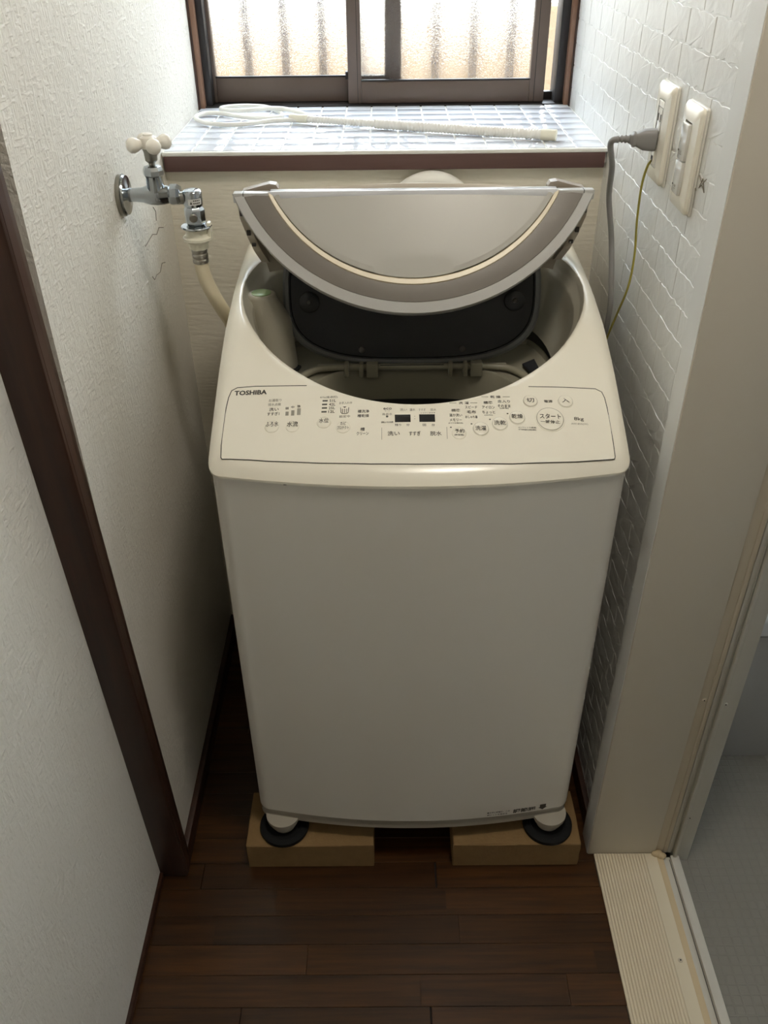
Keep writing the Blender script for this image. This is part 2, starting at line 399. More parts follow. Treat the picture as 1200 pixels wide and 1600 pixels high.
box('track_seam', (.5112, -.2, -.03), (.5122, .93, -.003), M['darkplastic'], thr)
box('rail', (.513, -.2, -.05), (.529, .935, .003), M['bathframe'], thr, .0015)
screw((.4965, .944, .405), (0, -1, 0), .0035, jamb, 'strip')
screw((.5275, .935, .405), (0, -1, 0), .0035, frame, 'bathframe')
screw((.5275, .935, .115), (0, -1, 0), .0035, frame, 'bathframe')

# bathroom shell
struct(box('floor_bathroom', (.529, -.2, -.06), (1.75, 1.96, -.012), M['bathfloor']))
struct(box('wall_bath_front', (.56, -.3, -.06), (1.75, -.2, 2.4), M['bathwall']))
bm = bmesh.new()
add_box(bm, (1.75, -.3, -.06), (1.85, .8, 2.4)); add_box(bm, (1.75, 1.3, -.06), (1.85, 1.96, 2.4))
add_box(bm, (1.75, .8, -.06), (1.85, 1.3, 1.3)); add_box(bm, (1.75, .8, 1.8), (1.85, 1.3, 2.4))
struct(bm_obj('wall_bath_right', bm, M['bathwall']))
w2 = struct(box('window_2', (1.78, .8, 1.3), (1.786, 1.3, 1.8), M['glass']))
for a, b in (((1.77, .8, 1.3), (1.8, .83, 1.8)), ((1.77, 1.27, 1.3), (1.8, 1.3, 1.8)), ((1.77, .83, 1.3), (1.8, 1.27, 1.33)), ((1.77, .83, 1.77), (1.8, 1.27, 1.8))):
    box('window_frame', a, b, M['alu'], w2)

# tiled sill: wood nosing, bed of grout, 15 x 8 glazed tiles
sill = struct(box('trim_5', (XL, 1.553, 1.07), (XR, 1.952, SZ-.0016), M['grout']))
box('wood_nosing', (XL+.003, 1.545, 1.0635), (XR-.004, 1.557, 1.0885), M['sillwood'], sill, .0015)
box('tile_edge', (XL+.001, 1.5455, 1.0885), (XR-.001, 1.556, SZ-.0003), M['nosing'], sill, .0012)
bm = bmesh.new(); add_box(bm, (-.0235, -.0231, -.004), (.0235, .0231, 0), .0011, 2)
bmesh.ops.recalc_face_normals(bm, faces=bm.faces)
tm = bpy.data.meshes.new('tile'); bm.to_mesh(tm); bm.free(); tm.materials.append(M['tile'])
for p in tm.polygons: p.use_smooth = True
tm.set_sharp_from_angle(angle=math.radians(25))
rt = random.Random(5)
for i in range(15):
    for j in range(8):
        o = bpy.data.objects.new('tile', tm); COL.objects.link(o); o.parent = sill
        o.location = (XL+.0258+i*.0502+.0005, 1.5570+.0246+j*.0490, SZ)
        o.rotation_euler = (rt.uniform(-.003, .003), rt.uniform(-.003, .003), 0)

# window: wood lining, dark track, two sliding sashes of figured glass
win = struct(box('window_1', (-.392, 1.93, SZ-.012), (.392, 2.0, SZ+.002), M['aludark']))
for s in (-1, 1):
    x = s*.3775
    box('wood_lining', (min(x-.012*s, x+.014*s), 1.925, SZ-.004), (max(x-.012*s, x+.014*s), 1.985, 1.95), M['framewood'], win, .002)
    box('wood_lining', (min(s*.3745, s*.392), 1.915, SZ-.004), (max(s*.3745, s*.392), 1.93, 1.95), M['darkwood'], win, .0015)
box('wood_lining', (-.365, 1.925, 1.9), (.365, 1.985, 1.95), M['framewood'], win, .002)
box('side_track', (-.366, 1.94, SZ), (-.352, 2.0, 1.9), M['aludark'], win, .001)
box('side_track', (.349, 1.94, SZ), (.366, 2.0, 1.9), M['aludark'], win, .001)
box('bottom_track', (-.36, 1.975, SZ), (.36, 1.99, SZ+.017), M['aludark'], win, .001)
def sash(x0, x1, y, sl, sr, bh):
    z0, z1 = SZ+.003, 1.9
    s = box('sash', (x0+sl, y, z0), (x1-sr, y+.018, z0+bh), M['alu'], win, .0015)
    box('stile', (x0, y-.001, z0), (x0+sl, y+.019, z1), M['alu'], s, .0015)
    box('stile', (x1-sr, y-.001, z0), (x1, y+.019, z1), M['alu'], s, .0015)
    box('top_rail', (x0+sl, y, z1-.04), (x1-sr, y+.018, z1), M['alu'], s, .0015)
    box('glazing_bead', (x0+sl, y-.002, z0+bh), (x1-sr, y+.006, z0+bh+.003), M['aludark'], s, .0008)
    box('pane', (x0+sl-.004, y+.008, z0+bh-.004), (x1-sr+.004, y+.011, z1-.036), M['glass'], s)
    return s
sl = sash(-.356, .036, 1.972, .010, .034, .046)
sr_ = sash(-.073, .327, 1.945, .027, .030, .041)
box('groove_line', (.306, 1.9435, SZ+.003), (.3072, 1.945, 1.9), M['aludark'], sr_)
box('groove_line', (-.054, 1.9435, SZ+.003), (-.053, 1.945, 1.9), M['aludark'], sr_)
box('pull_catch', (-.078, 1.944, SZ+.048), (-.072, 1.962, SZ+.062), M['aludark'], sr_, .001)

# ================================================================== OUTSIDE
struct(box('ground', (-5, 2.06, -.5), (5, 6.2, -.4), M['ground']))
fence = box('garden_wall', (-4, 3.2, -.4), (4, 3.3, 1.16), M['fence'], None, .01)
tag(fence, 'tan rendered garden wall standing outside behind the frosted window', 'wall')
struct(box('wall_neighbour', (-4, 5.0, -.4), (4, 5.3, 2.2), M['housewall'], None, .02))
gr = empty('window_grille', (0, 2.085, 1.09), 'grey metal grille of upright bars fixed outside the frosted window', 'grille')
box('cross_rail', (-.42, 2.08, 1.055), (.42, 2.095, 1.08), M['bar'], gr, .002)
box('cross_rail', (-.42, 2.08, 1.86), (.42, 2.095, 1.885), M['bar'], gr, .002)
for i in range(9):
    x = -.372+.0805*i
    box('grille_bar', (x-.0085, 2.078, 1.06), (x+.0085, 2.097, 1.88), M['bar'], gr, .003)

# ================================================================== CEILING LAMP (out of frame)
lamp = empty('ceiling_light', (.25, .65, 2.4), 'round white ceiling light above the washroom floor', 'lamp')
lathe('housing', [(.02, 0), (.15, 0), (.155, .03), (.14, .05), (.02, .05)], (.25, .65, 2.4), (0, 0, -1), M['paint'], lamp)
lathe('diffuser', [(.13, .05), (.13, .06), (.1, .075), (.02, .08)], (.25, .65, 2.4), (0, 0, -1), emit_mat((1, .925, .82, 1), LAMP_POWER), lamp)

# ================================================================== WASHING MACHINE
XC, HW = .042, .279
ZP = [(.88, .81), (.925, .832), (.945, .842), (.965, .851), (1.0, .866), (1.045, .883), (1.1, .904), (1.2, .934), (1.3, .951), (1.4, .959), (1.51, .965), (1.6, .968)]
def zprof(s):
    for (a, za), (b, zb) in zip(ZP, ZP[1:]):
        if s <= b: return za+(zb-za)*(s-a)/(b-a)
    return ZP[-1][1]
def surf(x, y):
    fade = min(1, max(0, (1.2-y)/.25)); s = y-.03*min(1, ((x-XC)/HW)**2)*fade
    return (zprof(s-.012)+2*zprof(s)+zprof(s+.012))/4
wm = empty('washing_machine', (XC, 1.22, 0), 'white top-loading washing machine standing on bricks with its folding lid raised', 'washing machine')

def outline(hw, yf, yb, bow, r, n=12):
    """closed plan outline, counter-clockwise from the front left corner; the front bows out towards the camera"""
    P = []
    for k in range(n+1):                        # front left corner, turning from the left side to the front
        a = math.pi+k/n*math.pi/2; P.append((XC-hw+r+r*math.cos(a), yf+bow+r+r*math.sin(a)))
    for k in range(1, 40):
        u = -1+2*k/40; x = u*(hw-r); P.append((XC+x, yf+bow*(x/(hw-r))**2))
    for k in range(n+1):
        a = 1.5*math.pi+k/n*math.pi/2; P.append((XC+hw-r+r*math.cos(a), yf+bow+r+r*math.sin(a)))
    for k in range(1, 20): P.append((XC+hw, yf+bow+r+(yb-r-yf-bow-r)*k/20))
    for k in range(n+1):
        a = k/n*math.pi/2; P.append((XC+hw-r+r*math.cos(a), yb-r+r*math.sin(a)))
    for k in range(1, 20): P.append((XC+hw-r-(2*hw-2*r)*k/20, yb))
    for k in range(n+1):
        a = math.pi/2+k/n*math.pi/2; P.append((XC-hw+r+r*math.cos(a), yb-r+r*math.sin(a)))
    for k in range(1, 20): P.append((XC-hw, yb-r-(yb-r-yf-bow-r)*k/20))
    return P
def loft(rings, cap0=False, cap1=False):
    v = [p for R in rings for p in R]; n = len(rings[0]); f = []
    for i in range(len(rings)-1):
        for k in range(n): f.append((i*n+k, i*n+(k+1) % n, (i+1)*n+(k+1) % n, (i+1)*n+k))
    if cap0: f.append(tuple(range(n))[::-1])
    if cap1: f.append(tuple(range((len(rings)-1)*n, len(rings)*n)))
    return v, f

OB = outline(HW-.0035, .9285, 1.508, .026, .024)
OC = outline(HW, .9250, 1.511, .027, .026)
# steel cabinet
v, f = loft([[(x, y, z) for x, y in OB] for z in (.120, .122, .3, .6, .824)])
cab = py_obj('cabinet', v, f, M['steel'], wm, auto=35)
OB2 = outline(HW-.006, .9305, 1.505, .026, .022)
v, f = loft([[(x, y, z) for x, y in OB2] for z in (.121, .1000, .0975)], cap1=True)
py_obj('base_skirt', v, f, M['skirt'], wm, auto=35)
OB3 = outline(HW-.0045, .929, 1.5065, .026, .024)
v, f = loft([[(x, y, z) for x, y in OB3] for z in (.099, .109)])
py_obj('skirt_line', v, f, M['skirt'], wm, auto=35)

# top cover: lofted between the lid opening and the outline
RC, RR, YM = 1.31, .264, 1.24
N = len(OC)
def polar_hit(poly, ang, c):
    d = (math.cos(ang), math.sin(ang)); best = None
    for (ax, ay), (bx, by) in zip(poly, poly[1:]+poly[:1]):
        ex, ey = bx-ax, by-ay; det = d[0]*(-ey)+d[1]*ex
        if abs(det) < 1e-12: continue
        rx, ry = ax-c[0], ay-c[1]
        t = (-rx*ey+ry*ex)/det; s = (d[0]*ry-d[1]*rx)/det
        if t > 0 and -1e-9 <= s <= 1+1e-9: best = t if best is None else max(best, t)
    return best
circ = [(XC+RR*math.cos(2*math.pi*k/240), min(RC+RR*math.sin(2*math.pi*k/240), 1.425)) for k in range(240)]
cc = (XC, YM)
ang = [math.atan2(y-YM, x-XC) for x, y in OC]
RIM = [(XC+polar_hit(circ, a, cc)*math.cos(a), YM+polar_hit(circ, a, cc)*math.sin(a)) for a in ang]
rings = []
T = [0, .03, .07, .12, .2, .3, .4, .5, .6, .7, .78, .85, .9, .94, .97, .99, 1]
def edge_drop(d): return -.010*(1-d/.022)**2 if d < .022 else 0
for t in T:
    R = []
    for (rx, ry), (ox, oy) in zip(RIM, OC):
        x, y = rx+(ox-rx)*t, ry+(oy-ry)*t; L = math.hypot(ox-rx, oy-ry); d = L*(1-t); e = L*t
        R.append((x, y, surf(x, y)+edge_drop(d)-(.0035*(1-e/.008)**2 if e < .008 else 0)))
    rings.append(R)
rings.append([(x, y, .8262) for x, y in OC])
rings.append([(XC+(x-XC)*.999, 1.22+(y-1.22)*.998, .8232) for x, y in OC])
rings.append([(x, y, .8232) for x, y in OB])
v, f = loft(rings)
cover = py_obj('top_cover', v, f, M['shell'], wm, auto=40)

# basin below the rim, with the rounded square opening of the drum
def rim_ring(k, z, cy=YM, tilt=0): return [(XC+(x-XC)*k, cy+(y-cy)*k, z(x, y) if callable(z) else z) for x, y in RIM]
HOLE = []
for a in ang:
    n_ = 3.2; c_, s_ = math.cos(a), math.sin(a)
    r = 1/((abs(c_)/.168)**n_+(abs(s_)/.135)**n_)**(1/n_); HOLE.append((XC+r*c_, 1.175+r*s_))
zs = lambda d: (lambda x, y: surf(x, y)-.0035-d)
rings = [rim_ring(1.0, zs(0)), rim_ring(.994, zs(.003)), rim_ring(.986, zs(.009)), rim_ring(.978, zs(.016)), rim_ring(.955, zs(.022)), rim_ring(.947, zs(.028)), rim_ring(.94, zs(.05)), rim_ring(.915, zs(.085)), rim_ring(.86, lambda x, y: max(.81, surf(x, y)-.125))]
v, f = loft(rings); basin = py_obj('basin', v, f, M['basin'], wm, auto=60)
lo = rim_ring(.86, .806)
mid = [((a[0]+3*h[0])/4, (a[1]+3*h[1])/4, .803) for a, h in zip(lo, HOLE)]
rings = [rim_ring(.87, .815), lo, mid, [(XC+(x-XC)*1.05, 1.175+(y-1.175)*1.05, .806) for x, y in HOLE], [(x, y, .809) for x, y in HOLE], [(XC+(x-XC)*.985, 1.175+(y-1.175)*.985, .806) for x, y in HOLE], [(XC+(x-XC)*.975, 1.175+(y-1.175)*.965, .752) for x, y in HOLE]]
v, f = loft(rings); tubcover = py_obj('tub_cover', v, f, M['ringcover'], wm, auto=45)
# drum with its balance ring
dr = lathe('drum', [(.19, 0), (.2, .015), (.2, .34), (.17, .36), (.02, .365)], (XC, 1.2, .772), (0, 0, -1), M['drum'], wm, 48)
bmx = bmesh.new(); bmx.from_mesh(dr.data)
bmesh.ops.delete(bmx, geom=[q for q in bmx.faces if len(q.verts) > 10 and q.calc_center_median().z > .7], context='FACES'); bmx.to_mesh(dr.data); bmx.free()
bm = bmesh.new(); add_tube(bm, [(XC+.184*math.cos(a), 1.2+.184*math.sin(a), .748) for a in [2*math.pi*k/48 for k in range(49)]], .016, 10, False)
bm_obj('balance_ring', bm, M['ringcover'], dr, True)
for s in (-1, 1):      # dark gaps between basin and tub cover, beside the inner lid
    py_obj('gap', *loft([[(XC+s*(.195+dx), 1.30+dy, z) for dx, dy in ((0, -.028), (.013, -.005), (.010, .03), (-.012, .012))] for z in (.8085, .8115)], True, True), M['black'], tubcover)

# softener lug with its clear green cap on the left wall of the basin
py_obj('lug', *loft([[(XC-.2385+r*1.15*math.cos(a)+(.012 if z < .9 else 0), 1.318+r*math.sin(a), z) for a in [2*math.pi*k/28 for k in range(28)]] for r, z in ((.034, .80), (.028, .89), (.021, .929), (.0195, .9335), (.0165, .9348))], cap1=True), M['basin'], wm, auto=50)
g = lathe('lug_cap', [(.0155, 0), (.0155, .0012), (.0125, .0022), (.0005, .0018)], (XC-.2385, 1.318, .9345), (0, 0, 1), M['green'], wm, 28)
# inner lid: smoked panel standing up in the basin, hinged to the tub cover
IO, IW, IU = Vector((XC, 1.306, .818)), Vector((1, 0, 0)), Vector((0, .33, .944)).normalized()
INN = IW.cross(IU)            # points to the front
def sup(hw, h, n, cy, cnt=64):
    P = []
    for k in range(cnt):
        a = 2*math.pi*k/cnt; c_, s_ = math.cos(a), math.sin(a)
        P.append((hw*math.copysign(abs(c_)**(2/n), c_), cy+h*math.copysign(abs(s_)**(2/n), s_)))
    return P
def plane_ring(P, d): return [tuple(IO+IW*u+IU*w+INN*d) for u, w in P]
rg = [plane_ring(sup(.203, .112, 3.0, .112), -.012), plane_ring(sup(.207, .1155, 3.0, .112), -.004), plane_ring(sup(.207, .1155, 3.0, .112), .004), plane_ring(sup(.203, .1115, 3.0, .112), .008), plane_ring(sup(.198, .1065, 3.0, .112), .008), plane_ring(sup(.196, .1045, 3.0, .112), .002)]
inner = py_obj('inner_lid', *loft(rg, cap0=True), M['lidframe'], wm, auto=35)
rg = [plane_ring(sup(.1965, .105, 3.0, .112), .001), plane_ring(sup(.194, .1025, 3.0, .112), .006), plane_ring(sup(.183, .092, 3.2, .113), .004), plane_ring(sup(.165, .08, 3.4, .114), .002), plane_ring(sup(.06, .03, 2.4, .114), .0022)]
py_obj('smoked_pane', *loft(rg, cap1=True), M['glassblack'], inner, auto=35)
for s in (-1, 1):
    c = IO+IW*s*.165+IU*.098+INN*.004
    lathe('lug_plate', [(.017, 0), (.016, .005), (.013, .006), (.0005, .006)], c, INN, M['lidframe' if s > 9 else 'glassblack'], inner, 24)
    lathe('screw', [(.004, 0), (.004, .009), (.0025, .0105), (.0004, .0105)], c, INN, M['darkplastic'], inner, 12)
    c = IO+IW*s*.082+IU*.022+INN*.003
    lathe('screw', [(.0055, 0), (.005, .003), (.003, .004), (.0004, .004)], c, INN, M['darkplastic'], inner, 12)
# hinge bar and clips along the rear edge of the drum opening
hb = tube('hinge_bar', catmull([(XC-.19, 1.262, .806), (XC-.165, 1.288, .812), (XC-.13, 1.297, .814), (XC, 1.298, .8145), (XC+.13, 1.297, .814), (XC+.165, 1.288, .812), (XC+.19, 1.262, .806)], 8), .0055, M['ringcover'], wm, 10)
box('hinge_rail', (XC-.155, 1.296, .808), (XC+.155, 1.306, .8175), M['basin'], hb, .002)
box('rail_slot', (XC-.052, 1.2945, .8165), (XC+.052, 1.298, .8195), M['darkplastic'], hb, .0005)
for s in (-1, 1):
    for dx in (-.022, .002, .02):
        box('hinge_clip', (XC+s*.085+dx-.006*(1.6 if dx == .02 else .6), 1.288, .8), (XC+s*.085+dx+.006*(1.6 if dx == .02 else .6), 1.304, .824), M['ringcover'], hb, .002)

# ---------------------------------------------------------------- folding lid
CR = Vector((XC, 1.31, 1.09)); LD = Vector((0, -.105, -.146)).normalized(); LN = Vector((0, -LD.z*-1, 0))
LN = Vector((0, LD.z, -LD.y)).normalized()        # faces the camera and up
def seg(c, s, n=48, v0=0.):
    """points of a circle segment with half chord c and height s, from left to right"""
    R = (c*c+s*s)/(2*s); P = []; a0 = math.asin(min(1, c/R)); a0 = a0 if s <= R else math.pi-a0
    for k in range(n+1):
        a = -a0+2*a0*k/n; P.append((R*math.sin(a), R*math.cos(a)-(R-s)+v0))
    return P
def lp(u, w, d): return tuple(CR+Vector((u, 0, 0))+LD*w+LN*d)
def strip(name, arcs, m, parent, auto=35):
    """arcs: list of (half chord, height, lift)"""
    R = [[lp(u, w, d) for u, w in seg(c, s)] for c, s, d in arcs]; n = len(R[0])
    v = [p for r in R for p in r]; f = [(i*n+k, i*n+k+1, (i+1)*n+k+1, (i+1)*n+k) for i in range(len(R)-1) for k in range(n-1)]
    return py_obj(name, v, f, m, parent, auto=auto)
fl = strip('front_lid', [(.245, .160, -.022), (.258, .171, -.022), (.2655, .1785, -.018), (.267, .180, -.003), (.2655, .1785, 0), (.252, .1635, .001), (.2505, .162, -.002)], M['lidrim'], wm)
strip('taupe_band', [(.2515, .163, -.001), (.2505, .162, .0002), (.234, .149, .0012), (.2155, .1375, .0008), (.2145, .1365, -.001)], M['lidband'], fl)
strip('lit_bevel', [(.2155, .1375, .0), (.214, .136, .002), (.209, .129, .001), (.207, .126, -.004)], M['lidbevel'], fl)  # bevel of the panel recess, its catch of light painted in cream
# centre panel: slightly domed, with a finger recess at the front
nu, nw = 60, 24; v, f = [], []
R_ = (.2075**2+.126**2)/(2*.126)
for i in range(nu+1):
    u = -.2075+.415*i/nu; wmax = math.sqrt(max(0, R_*R_-u*u))-(R_-.126)
    for j in range(nw+1):
        w = wmax*j/nw; rec = 0
        if abs(u) < .056: rec = -.0016*max(0, min(1, (w-.094)/.03))*min(1, (.056-abs(u))/.002)
        v.append(lp(u, w, -.003+.003*math.cos(u/.2075*1.4)+rec))
for i in range(nu):
    for j in range(nw): f.append((i*(nw+1)+j, (i+1)*(nw+1)+j, (i+1)*(nw+1)+j+1, i*(nw+1)+j+1))
py_obj('centre_panel', v, f, M['lidpanel'], fl, auto=40)
for s in (-1, 1):
    a = [(u, w) for u, w in seg(.2075, .126, 80) if u*s > .056]; b = [(u, w) for u, w in seg(.199, .118, 80) if u*s > .056]
    a = a if s > 0 else a[::-1]; b = b if s > 0 else b[::-1]; n = min(len(a), len(b)); a, b = a[:n], b[:n]
    v = [lp(u, w, .0005) for u, w in a]+[lp(u, w, .0012) for u, w in b]+[lp(u, w, -.004) for u, w in b]
    f = [(k+r*n, k+1+r*n, k+1+(r+1)*n, k+(r+1)*n) for r in (0, 1) for k in range(n-1)]+[(0, n, 2*n)]
    py_obj('panel_strip', v, f, M['lidpanel'], fl, auto=30)
# underside of the front half
v = [lp(u, w, -.021) for u, w in seg(.247, .162)]; py_obj('underside', v+[lp(u, 0, -.021) for u in (.2, 0, -.2)], [tuple(range(len(v)+3))], M['lidback'], fl)
hbar = box('fold_bar', (XC-.212, 1.3075, 1.079), (XC+.212, 1.323, 1.0928), M['lidglossy'], wm, .0025)
box('bar_seam', (XC-.212, 1.3135, 1.0922), (XC+.212, 1.3142, 1.0931), M['darkplastic'], hbar)
for s in (-1, 1):
    a, b = sorted((XC+s*.211, XC+s*.2655))
    box('end_cap', (a, 1.3068, 1.0765), (b, 1.322, 1.0908), M['lidrim'], hbar, .002)
    a, b = sorted((XC+s*.2495, XC+s*.2505))
    box('cap_seam', (a, 1.3062, 1.0768), (b, 1.318, 1.0911), M['darkplastic'], hbar)
# rear half: a curved shell from the fold down to the hinge at the back
nu, nw = 40, 16; top, v, f = [], [], []
def rear(u, w, off=0):
    k = (u/.262)**2; hwid = 1-.1*w
    y = 1.324+.028*math.sin(w*math.pi*.5)+.05*w-.0*k; z = 1.0865+.018*(1-k)*math.sin(min(1, w*9)*math.pi/2)-.131*w**1.3
    return (XC+u*hwid, y+off, z)
for i in range(nu+1):
    for j in range(nw+1): v.append(rear(-.262+.524*i/nu, j/nw))
n1 = len(v)
for i in range(nu+1):
    for j in range(nw+1): x, y, z = rear(-.262+.524*i/nu, j/nw); v.append((XC+(x-XC)*.985, y-.014*min(1, j/nw*6), z-.012))
for i in range(nu):
    for j in range(nw):
        q = (i*(nw+1)+j, (i+1)*(nw+1)+j, (i+1)*(nw+1)+j+1, i*(nw+1)+j+1); f.append(q); f.append(tuple(n1+k for k in q[::-1]))
for j in range(nw):
    f.append((j, j+1, n1+j+1, n1+j)); a = nu*(nw+1); f.append((a+j, a+j+1, n1+a+j+1, n1+a+j))
for i in range(nu):
    a, b = i*(nw+1)+nw, (i+1)*(nw+1)+nw; f.append((a, b, n1+b, n1+a)); a, b = i*(nw+1), (i+1)*(nw+1); f.append((a, b, n1+b, n1+a))
rl = py_obj('rear_lid', v, f, M['lidback'], wm, auto=40)
for s in (-1, 1):          # side skirts of the rear half with their dark slots, and the fold tabs
    pr = [(1.318, 1.078), (1.318, 1.052), (1.328, 1.02), (1.345, .992), (1.372, .966), (1.405, .953), (1.412, .962), (1.39, .99), (1.372, 1.03), (1.352, 1.07), (1.335, 1.084)]
    a, b = sorted((XC+s*.262, XC+s*.2505))
    vv = [(a-.022*s*max(0, 1.06-z)/.1, y, z) for y, z in pr]+[(b-.022*s*max(0, 1.06-z)/.1, y, z) for y, z in pr]; n = len(pr)
    sk = py_obj('side_skirt', vv, [tuple(range(n)), tuple(range(n, 2*n))[::-1]]+[(k, (k+1) % n, n+(k+1) % n, n+k) for k in range(n)], M['lidback'], rl)
    for (y, z, h) in ((1.3185, 1.062, .007), (1.325, 1.030, .006), (1.334, 1.008, .004)):
        a2, b2 = sorted((XC+s*(.2595-.22*max(0, 1.06-z)), XC+s*(.2535-.22*max(0, 1.06-z))))
        box('slot', (a2, y-.003, z-h), (b2, y+.006, z+h*.3), M['darkplastic'], sk, .0008)
    py_obj('fold_tab', [(XC+s*x, y, z) for y in (1.328, 1.345) for x, z in ((.2, 1.076), (.254, 1.072), (.254, 1.0885), (.213, 1.0985), (.2035, 1.0970), (.2, 1.091))], [(0, 1, 2, 3, 4, 5), (11, 10, 9, 8, 7, 6)]+[(k, (k+1) % 6, 6+(k+1) % 6, 6+k) for k in range(6)], M['lidtab'], rl)

# ---------------------------------------------------------------- control panel
FB = [(-.2195, .9885, .9885), (-.2185, .972, 1.045), (-.2168, .9695, 1.0616), (-.2136, .9692, 1.0729), (-.2061, .9685, 1.0775), (-.1804, .9655, 1.0787), (-.1544, .9617, 1.078), (-.0872, .955, 1.0763), (-.0211, .9513, 1.0743), (.0372, .9498, 1.0735), (.0845, .9500, 1.0729), (.1615, .9513, 1.0721), (.2456, .9576, 1.0715), (.2869, .9630, 1.0701), (.295, .9642, 1.0651), (.2975, .965, 1.0559), (.2985, .968, 1.04), (.2988, .99, .99)]
def fb(x):
    for (a, f0, b0), (b, f1, b1) in zip(FB, FB[1:]):
        if x <= b: t = (x-a)/(b-a); return f0+(f1-f0)*t, b0+(b1-b0)*t
    return FB[-1][1:]
def lift(x, y, d=.0004): return (x, y, surf(x, y)+d)
cols = sorted({p[0] for p in FB} | {-.2195+.5183*k/90 for k in range(91)})
v, f, fr, bk = [], [], [], []
for x in cols:
    a, b = fb(x); dx = x-XC
    if abs(dx) < RR: b = min(b, RC-math.sqrt((RR+.006)**2-dx*dx)) if RC-math.sqrt((RR+.006)**2-dx*dx) < b else b
    fr.append((x, a)); bk.append((x, b))
    for j in range(13): y = a+(b-a)*j/12; v.append(lift(x, y, .0006))
for i in range(len(cols)-1):
    for j in range(12): f.append((i*13+j, (i+1)*13+j, (i+1)*13+j+1, i*13+j+1))
panel = py_obj('control_panel', v, f, M['shell'], wm, smooth=True)
for m_ in [panel]:
    if sum(p.normal.z for p in m_.data.polygons) < 0: m_.data.flip_normals()
lft = [p for p in bk if p[0] < -.105 and (p[0]-XC)**2+(p[1]-RC)**2 > (RR+.008)**2][::-1]
rgt = [p for p in bk if p[0] > .19 and (p[0]-XC)**2+(p[1]-RC)**2 > (RR+.008)**2][::-1]
loop = lft+fr+rgt
tube('panel_seam', [lift(x, y, .0003) for x, y in loop], .0007, M['ink'], panel, 6)

